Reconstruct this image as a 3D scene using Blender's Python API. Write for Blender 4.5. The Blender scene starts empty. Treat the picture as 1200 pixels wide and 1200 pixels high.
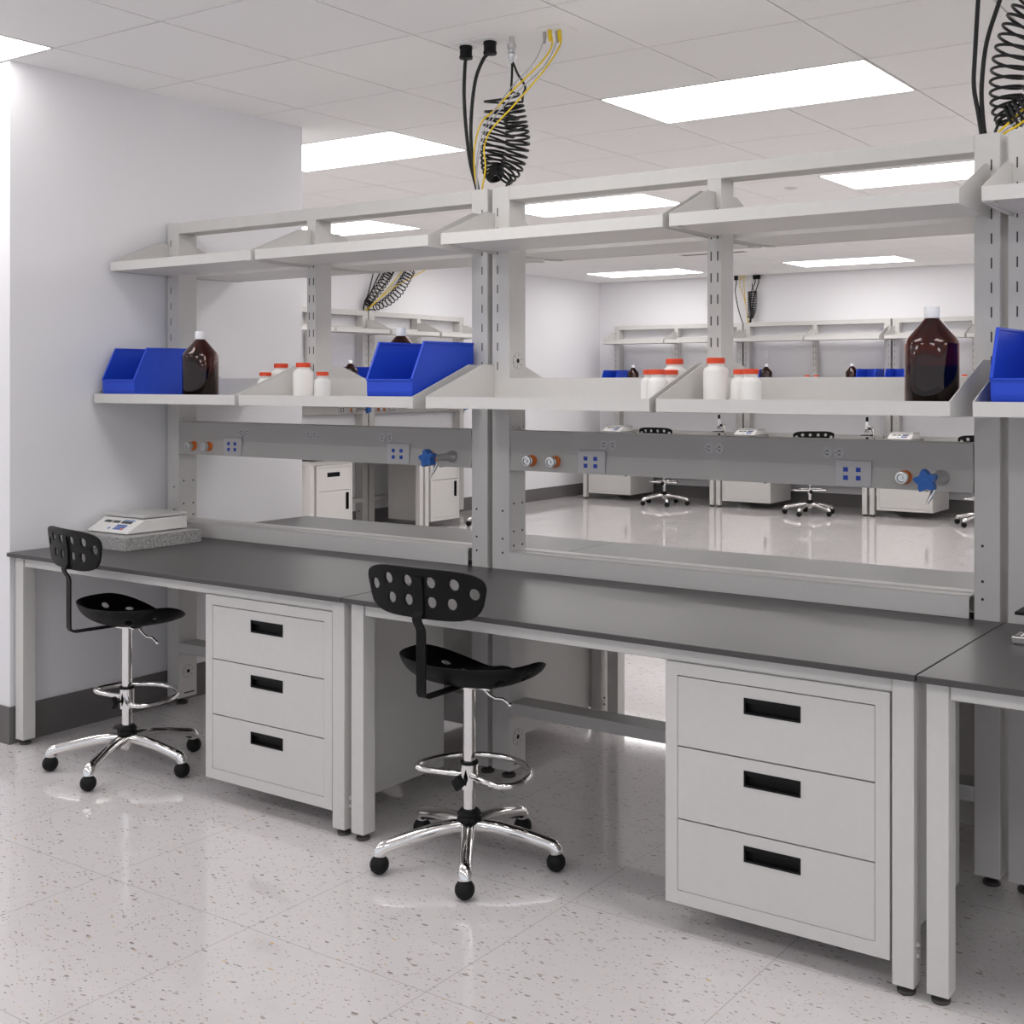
import bpy, bmesh, math, random
from mathutils import Vector, Matrix
PI = math.pi
S = bpy.context.scene
COL = S.collection

# ------------------------------------------------------------------ materials
def lin(c):
    f = lambda v: v / 12.92 if v <= .04045 else ((v + .055) / 1.055) ** 2.4
    return tuple(f(v / 255.0) for v in c) + (1,)

def mat(name, rgb, rough=.5, metal=0., spec=.5, bump=0., bscale=300., trans=0., ior=1.45, mottled=0., mscale=40., coat=0.):
    m = bpy.data.materials.new(name); m.use_nodes = True
    nt = m.node_tree; b = nt.nodes['Principled BSDF']
    b.inputs['Base Color'].default_value = lin(rgb)
    b.inputs['Roughness'].default_value = rough
    b.inputs['Metallic'].default_value = metal
    b.inputs['Specular IOR Level'].default_value = spec
    b.inputs['IOR'].default_value = ior
    b.inputs['Transmission Weight'].default_value = trans
    b.inputs['Coat Weight'].default_value = coat
    tc = nt.nodes.new('ShaderNodeTexCoord')
    if mottled:
        n = nt.nodes.new('ShaderNodeTexNoise'); n.inputs['Scale'].default_value = mscale; n.inputs['Detail'].default_value = 4
        nt.links.new(tc.outputs['Object'], n.inputs['Vector'])
        r = nt.nodes.new('ShaderNodeValToRGB'); c = lin(rgb)
        r.color_ramp.elements[0].position = .35; r.color_ramp.elements[1].position = .65
        r.color_ramp.elements[0].color = tuple(v * (1 - mottled) for v in c[:3]) + (1,)
        r.color_ramp.elements[1].color = tuple(min(1, v * (1 + mottled)) for v in c[:3]) + (1,)
        nt.links.new(n.outputs['Fac'], r.inputs['Fac']); nt.links.new(r.outputs['Color'], b.inputs['Base Color'])
    if bump:
        n = nt.nodes.new('ShaderNodeTexNoise'); n.inputs['Scale'].default_value = bscale; n.inputs['Detail'].default_value = 2
        nt.links.new(tc.outputs['Object'], n.inputs['Vector'])
        bp = nt.nodes.new('ShaderNodeBump'); bp.inputs['Strength'].default_value = bump; bp.inputs['Distance'].default_value = .001
        nt.links.new(n.outputs['Fac'], bp.inputs['Height']); nt.links.new(bp.outputs['Normal'], b.inputs['Normal'])
    return m

STEEL = mat('powder_coated_steel', (203, 201, 198), .42, spec=.4, bump=.06, bscale=500, mottled=.01)
PANELM = mat('satin_panel_steel', (178, 175, 172), .45, spec=.4, bump=.05, bscale=500)
PLATE = mat('receptacle_plate', (186, 184, 184), .4)
DARK = mat('dark_slot', (26, 26, 26), .7)
HOLE = mat('punched_hole', (58, 56, 54), .7)
EPOXY = mat('black_epoxy_top', (67, 65, 65), .34, spec=.5, bump=.08, bscale=260, mottled=.04, mscale=160)
BLACKPL = mat('black_plastic', (14, 14, 15), .5, spec=.25, bump=.04, bscale=200)
SEATPL = mat('black_moulded_polymer', (9, 9, 10), .5, spec=.22, bump=.08, bscale=220)
RUBBER = mat('black_rubber', (14, 14, 15), .6, spec=.3)
FOOTM = mat('dark_steel_foot', (92, 90, 88), .35, metal=.7)
CHROME = mat('polished_chrome', (232, 230, 228), .07, metal=1.)
STAIN = mat('brushed_stainless', (205, 203, 200), .25, metal=1.)
NICKEL = mat('satin_nickel', (208, 208, 208), .3, metal=1.)
BLUEB = mat('blue_bin_plastic', (28, 68, 192), .42, spec=.45, bump=.03, bscale=150)
BLUEJ = mat('blue_jack', (22, 62, 165), .5)
BLUEH = mat('blue_handle', (28, 92, 170), .4)
ORANGE = mat('orange_band', (222, 118, 48), .5)
AMBER = mat('amber_glass', (122, 46, 15), .02, trans=1., ior=1.5)
LIQUID = mat('dark_brown_liquid', (28, 18, 13), .08, spec=.5)
CAPW = mat('white_screw_cap', (226, 227, 230), .45)
JARW = mat('white_polyethylene', (226, 224, 221), .5, spec=.4)
LIDO = mat('orange_red_lid', (214, 70, 34), .45)
SCALEW = mat('off_white_housing', (224, 222, 219), .45)
DISPLAY = mat('lcd_display', (52, 54, 50), .25)
KEYB = mat('blue_key', (52, 92, 170), .5)
KEYO = mat('orange_key', (225, 95, 50), .5)
WALLM = mat('wall_paint', (232, 231, 233), .6, spec=.25, bump=.05, bscale=180)
CEILM = mat('ceiling_tile', (243, 242, 241), .8, spec=.15, bump=.12, bscale=220)
GROOVE = mat('ceiling_reveal', (150, 147, 146), .8)
TBAR = mat('ceiling_grid', (214, 211, 209), .5)
BASEM = mat('grey_vinyl_base', (104, 101, 100), .55)
CABLEK = mat('black_cable', (16, 16, 16), .5)
CABLEY = mat('yellow_cable', (228, 196, 34), .45)
CABLEG = mat('grey_cable', (172, 170, 174), .45)

def granite():
    m = mat('speckled_granite', (150, 148, 146), .5)
    nt = m.node_tree; b = nt.nodes['Principled BSDF']
    tc = nt.nodes.new('ShaderNodeTexCoord')
    v = nt.nodes.new('ShaderNodeTexVoronoi'); v.inputs['Scale'].default_value = 380
    n = nt.nodes.new('ShaderNodeTexNoise'); n.inputs['Scale'].default_value = 240; n.inputs['Detail'].default_value = 5
    nt.links.new(tc.outputs['Object'], v.inputs['Vector']); nt.links.new(tc.outputs['Object'], n.inputs['Vector'])
    mx = nt.nodes.new('ShaderNodeMix'); mx.data_type = 'RGBA'; mx.inputs[0].default_value = .45
    nt.links.new(v.outputs['Color'], mx.inputs[6]); nt.links.new(n.outputs['Color'], mx.inputs[7])
    bw = nt.nodes.new('ShaderNodeRGBToBW'); nt.links.new(mx.outputs[2], bw.inputs[0])
    r = nt.nodes.new('ShaderNodeValToRGB')
    r.color_ramp.elements[0].position = .3; r.color_ramp.elements[0].color = lin((104, 102, 102))
    r.color_ramp.elements[1].position = .62; r.color_ramp.elements[1].color = lin((186, 184, 182))
    nt.links.new(bw.outputs[0], r.inputs[0]); nt.links.new(r.outputs[0], b.inputs['Base Color'])
    return m
GRANITE = granite()
PLATEW = mat('satin_weighing_plate', (206, 205, 203), .35, metal=.35)

def floor_mat():
    m = bpy.data.materials.new('terrazzo_tile'); m.use_nodes = True
    nt = m.node_tree; b = nt.nodes['Principled BSDF']; L = nt.links.new
    N = nt.nodes.new
    tc = N('ShaderNodeTexCoord')
    base = lin((206, 202, 202))
    b.inputs['Roughness'].default_value = .055
    b.inputs['Specular IOR Level'].default_value = .5
    last = None
    def mixc(fac, col, prev):
        x = N('ShaderNodeMix'); x.data_type = 'RGBA'
        L(fac, x.inputs[0])
        if prev is None: x.inputs[6].default_value = base
        else: L(prev, x.inputs[6])
        if hasattr(col, 'is_linked'): L(col, x.inputs[7])
        else: x.inputs[7].default_value = col
        return x.outputs[2]
    # soft tonal mottling
    n = N('ShaderNodeTexNoise'); n.inputs['Scale'].default_value = 26; n.inputs['Detail'].default_value = 6
    L(tc.outputs['Object'], n.inputs['Vector'])
    mr = N('ShaderNodeMapRange'); mr.inputs[1].default_value = .45; mr.inputs[2].default_value = .75; mr.inputs[4].default_value = .35
    L(n.outputs['Fac'], mr.inputs[0])
    last = mixc(mr.outputs[0], lin((199, 194, 194)), None)
    # chips at three sizes; every cell has its own random colour, only some cells hold a chip
    for scale, thr, keep, lo, hi, stretch in ((19, .17, .86, (138, 130, 125), (190, 181, 174), 2.5), (42, .20, .86, (120, 113, 110), (188, 180, 175), 2.5), (84, .24, .90, (138, 131, 128), (192, 186, 183), 2.0)):
        mp = N('ShaderNodeMapping'); mp.inputs['Rotation'].default_value = (0, 0, -.59); mp.inputs['Scale'].default_value = (1, stretch, 1)
        L(tc.outputs['Object'], mp.inputs['Vector'])
        wn = N('ShaderNodeTexNoise'); wn.inputs['Scale'].default_value = scale * 1.3
        L(mp.outputs[0], wn.inputs['Vector'])
        va = N('ShaderNodeVectorMath'); va.operation = 'MULTIPLY_ADD'
        va.inputs[1].default_value = (.5 / scale,) * 3
        L(wn.outputs['Color'], va.inputs[0]); L(mp.outputs[0], va.inputs[2])
        v = N('ShaderNodeTexVoronoi'); v.inputs['Scale'].default_value = scale; v.voronoi_dimensions = '2D'
        L(va.outputs[0], v.inputs['Vector'])
        lt = N('ShaderNodeMath'); lt.operation = 'LESS_THAN'; lt.inputs[1].default_value = thr
        L(v.outputs['Distance'], lt.inputs[0])
        sp = N('ShaderNodeSeparateColor'); L(v.outputs['Color'], sp.inputs[0])
        gt = N('ShaderNodeMath'); gt.operation = 'GREATER_THAN'; gt.inputs[1].default_value = keep
        L(sp.outputs[0], gt.inputs[0])
        ml = N('ShaderNodeMath'); ml.operation = 'MULTIPLY'; L(lt.outputs[0], ml.inputs[0]); L(gt.outputs[0], ml.inputs[1])
        r = N('ShaderNodeValToRGB'); e = r.color_ramp.elements
        e[0].color = lin(lo); e[1].color = lin(hi); e.new(.975).color = lin(hi); e[-1].color = lin((206, 176, 120)); e[1].position = .93
        L(sp.outputs[1], r.inputs[0])
        last = mixc(ml.outputs[0], r.outputs[0], last)
    # tile joints
    sx = N('ShaderNodeSeparateXYZ'); L(tc.outputs['Object'], sx.inputs[0])
    def joint(sock, off, pitch, half):
        a = N('ShaderNodeMath'); a.operation = 'ADD'; a.inputs[1].default_value = -off + 200 * pitch; L(sock, a.inputs[0])
        d = N('ShaderNodeMath'); d.operation = 'MODULO'; d.inputs[1].default_value = pitch; L(a.outputs[0], d.inputs[0])
        s = N('ShaderNodeMath'); s.operation = 'SUBTRACT'; s.inputs[1].default_value = pitch / 2; L(d.outputs[0], s.inputs[0])
        ab = N('ShaderNodeMath'); ab.operation = 'ABSOLUTE'; L(s.outputs[0], ab.inputs[0])
        g = N('ShaderNodeMath'); g.operation = 'GREATER_THAN'; g.inputs[1].default_value = pitch / 2 - half; L(ab.outputs[0], g.inputs[0])
        return g.outputs[0]
    jx = joint(sx.outputs[0], -1.595, .6133, .0011); jy = joint(sx.outputs[1], .638, .6085, .0011)
    mxm = N('ShaderNodeMath'); mxm.operation = 'MAXIMUM'; L(jx, mxm.inputs[0]); L(jy, mxm.inputs[1])
    last = mixc(mxm.outputs[0], lin((166, 160, 158)), last)
    L(last, b.inputs['Base Color'])
    return m
FLOORM = floor_mat()

def emit(name, rgb, strength):
    m = bpy.data.materials.new(name); m.use_nodes = True
    nt = m.node_tree; nt.nodes.clear()
    o = nt.nodes.new('ShaderNodeOutputMaterial'); e = nt.nodes.new('ShaderNodeEmission')
    e.inputs[0].default_value = lin(rgb); e.inputs[1].default_value = strength
    nt.links.new(e.outputs[0], o.inputs[0]); return m
GLOW = emit('lit_diffuser', (255, 253, 252), 6.3)

# ------------------------------------------------------------------ mesh helper
class MB:
    def __init__(s): s.v = []; s.f = []; s.m = []
    def add(s, vs, fs, m=0):
        o = len(s.v); s.v += [tuple(v) for v in vs]
        for f in fs: s.f.append([i + o for i in f]); s.m.append(m)
        return s
    def box(s, x0, x1, y0, y1, z0, z1, m=0):
        vs = [(x, y, z) for z in (z0, z1) for y in (y0, y1) for x in (x0, x1)]
        return s.add(vs, [(0, 2, 3, 1), (4, 5, 7, 6), (0, 1, 5, 4), (2, 6, 7, 3), (0, 4, 6, 2), (1, 3, 7, 5)], m)
    def prism(s, poly, axis, a0, a1, m=0):
        # poly: 2-D points in the plane of the other two axes (kept in x,y,z order)
        n = len(poly)
        def P(a, p):
            return {'x': (a, p[0], p[1]), 'y': (p[0], a, p[1]), 'z': (p[0], p[1], a)}[axis]
        vs = [P(a0, p) for p in poly] + [P(a1, p) for p in poly]
        fs = [tuple(range(n))[::-1], tuple(range(n, 2 * n))] + [(i, (i + 1) % n, (i + 1) % n + n, i + n) for i in range(n)]
        return s.add(vs, fs, m)
    def tube(s, path, rad, n=12, m=0, cap=True, flat=None, up=(0, 0, 1)):
        # sweep along path; rad number or list; flat=(w,h) gives a rectangular bar
        P = [Vector(p) for p in path]; k = len(P)
        R = rad if isinstance(rad, (list, tuple)) else [rad] * k
        tang = []
        for i in range(k):
            a = P[max(0, i - 1)]; b = P[min(k - 1, i + 1)]
            t = (b - a); tang.append(t.normalized() if t.length > 1e-9 else Vector((0, 0, 1)))
        ref = Vector(up)
        if abs(ref.dot(tang[0])) > .95: ref = Vector((1, 0, 0)) if abs(tang[0].x) < .9 else Vector((0, 1, 0))
        nrm = (ref - tang[0] * ref.dot(tang[0])).normalized()
        rings = []
        for i in range(k):
            nrm = (nrm - tang[i] * nrm.dot(tang[i])).normalized()
            bn = tang[i].cross(nrm)
            ring = []
            if flat:
                w, h = flat
                for a, b in ((-1, -1), (1, -1), (1, 1), (-1, 1)): ring.append(P[i] + bn * (a * w / 2) + nrm * (b * h / 2))
            else:
                for j in range(n):
                    t = 2 * PI * j / n; ring.append(P[i] + (nrm * math.cos(t) + bn * math.sin(t)) * R[i])
            rings.append(ring)
        q = len(rings[0]); vs = [v for r in rings for v in r]; fs = []
        for i in range(k - 1):
            for j in range(q): fs.append((i * q + j, i * q + (j + 1) % q, (i + 1) * q + (j + 1) % q, (i + 1) * q + j))
        if cap: fs += [tuple(range(q))[::-1], tuple(range((k - 1) * q, k * q))]
        return s.add(vs, fs, m)
    def cyl(s, p0, p1, r, n=20, m=0, r1=None): return s.tube([p0, p1], [r, r if r1 is None else r1], n, m)
    def lathe(s, prof, c=(0, 0, 0), n=28, m=0, axis='z', close=False):
        vs = []; fs = []; k = len(prof)
        for r, z in prof:
            for j in range(n):
                t = 2 * PI * j / n; a, b = r * math.cos(t), r * math.sin(t)
                p = {'z': (a, b, z), 'y': (a, z, -b), 'x': (z, a, b)}[axis]
                vs.append((p[0] + c[0], p[1] + c[1], p[2] + c[2]))
        for i in range(k - 1):
            for j in range(n):
                fs.append((i * n + j, i * n + (j + 1) % n, (i + 1) * n + (j + 1) % n, (i + 1) * n + j))
        if close:
            for j in range(n): fs.append(((k - 1) * n + j, (k - 1) * n + (j + 1) % n, (j + 1) % n, j))
        else:
            fs += [tuple(range(n))[::-1], tuple(range((k - 1) * n, k * n))]
        return s.add(vs, fs, m)
    def ball(s, c, r, n=16, m=0, sq=1.):
        prof = [(max(1e-4, r * math.sin(PI * i / n)), -r * sq * math.cos(PI * i / n)) for i in range(n + 1)]
        return s.lathe(prof, c, 2 * n, m)
    def mesh(s, name, mats, smooth=True):
        me = bpy.data.meshes.new(name); me.from_pydata(s.v, [], s.f)
        for m in (mats if isinstance(mats, (list, tuple)) else [mats]): me.materials.append(m)
        for p, i in zip(me.polygons, s.m): p.material_index = i
        bm = bmesh.new(); bm.from_mesh(me); bmesh.ops.recalc_face_normals(bm, faces=bm.faces); bm.to_mesh(me); bm.free()
        if smooth:
            me.polygons.foreach_set('use_smooth', [True] * len(me.polygons)); me.set_sharp_from_angle(angle=math.radians(38))
        me.update(); return me
    def build(s, name, mats, parent=None, loc=(0, 0, 0), rz=0., bevel=0., smooth=True):
        o = bpy.data.objects.new(name, s.mesh(name, mats, smooth)); COL.objects.link(o)
        o.parent = parent; o.location = loc; o.rotation_euler = (0, 0, rz)
        if bevel:
            b = o.modifiers.new('edge', 'BEVEL'); b.width = bevel; b.segments = 2; b.limit_method = 'ANGLE'; b.angle_limit = math.radians(40); b.harden_normals = False
        return o

def tag(o, label=None, cat=None, group=None, kind=None):
    if label: o['label'] = label
    if cat: o['category'] = cat
    if group: o['group'] = group
    if kind: o['kind'] = kind
    return o
def empty(name, loc=(0, 0, 0), rz=0.):
    o = bpy.data.objects.new(name, None); COL.objects.link(o); o.location = loc; o.rotation_euler = (0, 0, rz); o.empty_display_size = .1
    return o
def copy_tree(o, parent=None):
    c = o.copy(); COL.objects.link(c); c.parent = parent
    for ch in list(o.children): copy_tree(ch, c)
    return c
_proto = {}
def place(key, maker, loc, rz, label, cat, group):
    """first call builds the thing, later calls copy it with its parts"""
    if key not in _proto: o = _proto[key] = maker()
    else: o = copy_tree(_proto[key])
    o.location = loc; o.rotation_euler = (0, 0, rz)
    return tag(o, label, cat, group)

# ------------------------------------------------------------------ dimensions
L = 1.8288            # bench module
LS = 1.52             # module along the far left wall
H = .764; D = .76     # worktop height, depth to the uprights
DP = .10              # upright depth
TOP = 2.146
ZC = 2.72             # ceiling
GX, GY, GP = -1.465, .645, .6295
XL = -3.663           # stub wall face
XW, YW = -7.75, 10.74 # far left wall, far wall

# ------------------------------------------------------------------ room
def struct(name, mb, m, smooth=False):
    return tag(mb.build(name, m, smooth=smooth), kind='structure')
XR, YN = 6.2, -5.6
struct('floor', MB().box(XW - .2, XR + .2, YN - .2, YW + .2, -.1, 0), FLOORM)
struct('wall_left', MB().box(XW + .001, XL, .019, 1.59, 0, ZC + .02), WALLM)
struct('wall_west', MB().box(XW - .15, XW, YN, YW, 0, ZC + .02), WALLM)
struct('wall_right_unseen', MB().box(XR, XR + .15, 3.2, YW, 0, ZC + .02), WALLM)  # unseen wall, length set to block part of the world light
struct('wall_far', MB().box(XW - .15, XR + .15, YW, YW + .15, 0, ZC + .02), WALLM)
bt, bh = .008, .148
struct('baseboard_left', MB().box(XW + bt, XL + bt, .019 - bt, .019, 0, bh).box(XL, XL + bt, .019, 1.59 + bt, 0, bh).box(XW + bt, XL, 1.59, 1.59 + bt, 0, bh), BASEM)
struct('baseboard_west', MB().box(XW, XW + bt, 1.59 + bt, YW - bt, 0, bh), BASEM)
struct('baseboard_far', MB().box(XW, XR, YW - bt, YW, 0, bh), BASEM)

lights = []
for i in (-9, -5, -1, 3, 7):
    for j in (-10, -6, -2, 2, 6, 10, 14): 
        x0 = GX + i * GP; y0 = GY + j * GP
        if x0 > XW and x0 + 2 * GP < XR and y0 > YN and y0 + GP < YW: lights.append((i, j))
litcell = {(i + d, j) for i, j in lights for d in (0, 1)}
cm = MB(); cm.box(XW - .15, XR + .15, YN - .15, YW + .15, ZC + .03, ZC + .08, 1)
g = .0035
for i in range(-11, 13):
    for j in range(-10, 17):
        if (i, j) in litcell: continue
        x0, x1 = max(XW, GX + i * GP + g), min(XR, GX + (i + 1) * GP - g); y0, y1 = max(YN, GY + j * GP + g), min(YW, GY + (j + 1) * GP - g)
        if x1 - x0 < .02 or y1 - y0 < .02: continue
        cm.box(x0, x1, y0, y1, ZC, ZC + .02, 0)
for i in range(-10, 13):
    x = GX + i * GP
    if XW < x < XR: cm.box(x - .012, x + .012, YN, YW, ZC + .0065, ZC + .03, 1)
for j in range(-9, 17):
    y = GY + j * GP
    if YN < y < YW: cm.box(XW, XR, y - .012, y + .012, ZC + .0065, ZC + .03, 1)
struct('ceiling', cm, [CEILM, GROOVE])

def make_light():
    r = empty('ceiling_light')
    w, d, b = 2 * GP - .006, GP - .006, .011
    MB().box(-w/2, w/2, -d/2, -d/2 + b, -.001, .03).box(-w/2, w/2, d/2 - b, d/2, -.001, .03).box(-w/2, -w/2 + b, -d/2 + b, d/2 - b, -.001, .03).box(w/2 - b, w/2, -d/2 + b, d/2 - b, -.001, .03).build('frame', TBAR, r)
    MB().box(-w/2 + b, w/2 - b, -d/2 + b, d/2 - b, -.003, .008).build('diffuser', GLOW, r)
    return r
LL = {(-1, 2): 'large lit rectangular ceiling panel above the bench with the three cords hanging beside it',
      (-5, 2): 'lit rectangular ceiling panel partly hidden by the end of the white stub wall',
      (-5, -2): 'lit rectangular ceiling panel at the corner above the left end of the stub wall',
      (-1, 6): 'lit ceiling panel seen between top rail and upper shelf over the amber bottle',
      (-5, 6): 'lit ceiling panel seen between top rail and upper shelf right of the paired uprights',
      (-9, 6): 'lit ceiling panel seen just above the upper shelf over the large blue bin',
      (-9, 14): 'narrow lit ceiling panel in the far left corner of the room',
      (-5, 14): 'narrow lit ceiling panel near the far wall, right of the far hanging cords'}
for i, j in lights:
    place('light', make_light, (GX + (i + 1) * GP, GY + (j + .5) * GP, ZC), 0,
          LL.get((i, j), 'lit recessed ceiling panel out of the frame, one of the rows over the room'), 'ceiling light', 'recessed ceiling panels')
o = MB().lathe([(.001, -.012), (.02, -.012), (.024, -.006), (.042, -.006), (.045, 0), (.001, 0)]).build('fire_sprinkler', TBAR, None, (-2.42, 4.76, ZC))
tag(o, 'small round ceiling disc seen between the top rail and the upper shelf', 'sprinkler')
t = empty('ceiling_vent', (-4.78, 8.20, ZC), 0); tag(t, 'thin dark linear air slot in the ceiling seen beside the slotted middle upright', 'air vent')
MB().box(-.36, .36, -.05, -.04, -.006, 0).box(-.36, .36, .04, .05, -.006, 0).box(-.36, -.35, -.04, .04, -.006, 0).box(.35, .36, -.04, .04, -.006, 0).build('frame', TBAR, t)
MB().box(-.35, .35, -.04, .04, -.003, -.001).build('slot', DARK, t)

# ------------------------------------------------------------------ bench
def leg_mesh(x0, outer):
    m = MB().box(x0, x0 + .052, .03, .084, .022, .748)
    return m
def foot(parent, x, y, h=.024):
    return MB().lathe([(.001, 0), (.021, 0), (.0225, .003), (.0225, .009), (.016, .013), (.009, .014), (.009, h), (.001, h)], (x, y, 0), 20).build('leveling_foot', FOOTM, parent)
def make_bench(length):
    def f():
        r = empty('lab_bench')
        MB().box(.002, length - .002, 0, D - .002, H - .016, H).build('worktop', EPOXY, r, bevel=.0015)
        MB().box(.067, length - .067, .036, .062, .708, .748).build('apron', STEEL, r, bevel=.004)
        for x0, s in ((.015, -1), (length - .067, 1)):
            lg = leg_mesh(x0, s)
            xo = x0 if s < 0 else x0 + .052
            for z in (.092, .118): lg.ball((xo + s * .001, .057, z), .006, 8)
            o = lg.build('leg', STEEL, r, bevel=.0018)
            foot(o, x0 + .026, .057)
            MB().box(x0 + .008, x0 + .044, .084, D - .006, .708, .748).build('side_rail', STEEL, r, bevel=.0018)
        return r
    return f

def recess_front(m, x0, x1, y, z0, z1, hx0, hx1, hz0, hz1, t=.018):
    m.box(x0, x1, y, y + t, z0, hz0).box(x0, x1, y, y + t, hz1, z1).box(x0, hx0, y, y + t, hz0, hz1).box(hx1, x1, y, y + t, hz0, hz1)
def pull(parent, x0, x1, y, z0, z1):
    m = MB(); e = .004
    m.box(x0 - .001, x1 + .001, y - .0015, y + .002, z1 - e, z1 + .001).box(x0 - .001, x1 + .001, y - .0015, y + .002, z0 - .001, z0 + e)
    m.box(x0 - .001, x0 + e, y - .0015, y + .002, z0 + e, z1 - e).box(x1 - e, x1 + .001, y - .0015, y + .002, z0 + e, z1 - e)
    m.box(x0, x1, y + .0155, y + .0165, z0, z1)
    q = .0012; m.box(x0, x1, y + .001, y + .0155, z1 - q, z1).box(x0, x1, y + .001, y + .0155, z0, z0 + q).box(x0, x0 + q, y + .001, y + .0155, z0 + q, z1 - q).box(x1 - q, x1, y + .001, y + .0155, z0 + q, z1 - q)
    if x1 - x0 > z1 - z0: m.box(x0 + e, x1 - e, y + .002, y + .016, z1 - .012, z1 - e)
    return m.build('handle', BLACKPL, parent, smooth=False)
CW, CZ0, CZ1, CD = .606, .076, .7072, .552
def cab_body(parent):
    m = MB(); t = .002; w = CW; b = .035
    m.box(0, t, .02, CD, CZ0, CZ1).box(w - t, w, .02, CD, CZ0, CZ1).box(t, w - t, CD - t, CD, CZ0, CZ1).box(t, w - t, .02, CD - t, CZ0, CZ0 + t).box(t, w - t, .02, CD - t, CZ1 - t, CZ1)
    m.box(0, b, 0, .02, CZ0, CZ1).box(w - b, w, 0, .02, CZ0, CZ1).box(b, w - b, 0, .02, CZ0, .111).box(b, w - b, 0, .02, .674, CZ1)
    m.box(b, w - b, .021, .023, .10, .69, 1)
    return m.build('body', [STEEL, DARK], parent, smooth=False)
def make_drawer_cabinet():
    r = empty('drawer_cabinet'); cab_body(r)
    x0, x1 = .0365, CW - .0365
    for z0, z1 in ((.4905, .6708), (.3005, .4865), (.1125, .2965)):
        hz1 = z1 - .030; hz0 = hz1 - .039
        m = MB(); recess_front(m, x0, x1, .001, z0, z1, .228, .380, hz0, hz1, .017)
        d = m.build('drawer', STEEL, r, smooth=False)
        pull(d, .228, .380, .001, hz0, hz1)
    return r
def make_door_cabinet(w=.46):
    def f():
        r = empty('door_cabinet'); m = MB(); t = .002; b = .028
        m.box(0, t, .02, CD, CZ0, CZ1).box(w - t, w, .02, CD, CZ0, CZ1).box(t, w - t, CD - t, CD, CZ0, CZ1).box(t, w - t, .02, CD - t, CZ0, CZ0 + t).box(t, w - t, .02, CD - t, CZ1 - t, CZ1)
        m.box(0, b, 0, .02, CZ0, CZ1).box(w - b, w, 0, .02, CZ0, CZ1).box(b, w - b, 0, .02, CZ0, .105).box(b, w - b, 0, .02, .68, CZ1).box(b, w - b, .021, .023, .10, .69, 1)
        m.build('body', [STEEL, DARK], r, smooth=False)
        x0, x1 = b + .0015, w - b - .0015
        m = MB(); recess_front(m, x0, x1, .001, .477, .678, w/2 - .09, w/2 + .06, .60, .638, .017)
        d = m.build('drawer', STEEL, r, smooth=False); pull(d, w/2 - .09, w/2 + .06, .001, .60, .638)
        m = MB(); recess_front(m, x0, x1, .001, .107, .473, x1 - .052, x1 - .016, .30, .45, .017)
        d = m.build('door', STEEL, r, smooth=False); pull(d, x1 - .052, x1 - .016, .001, .30, .45)
        return r
    return f

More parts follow.
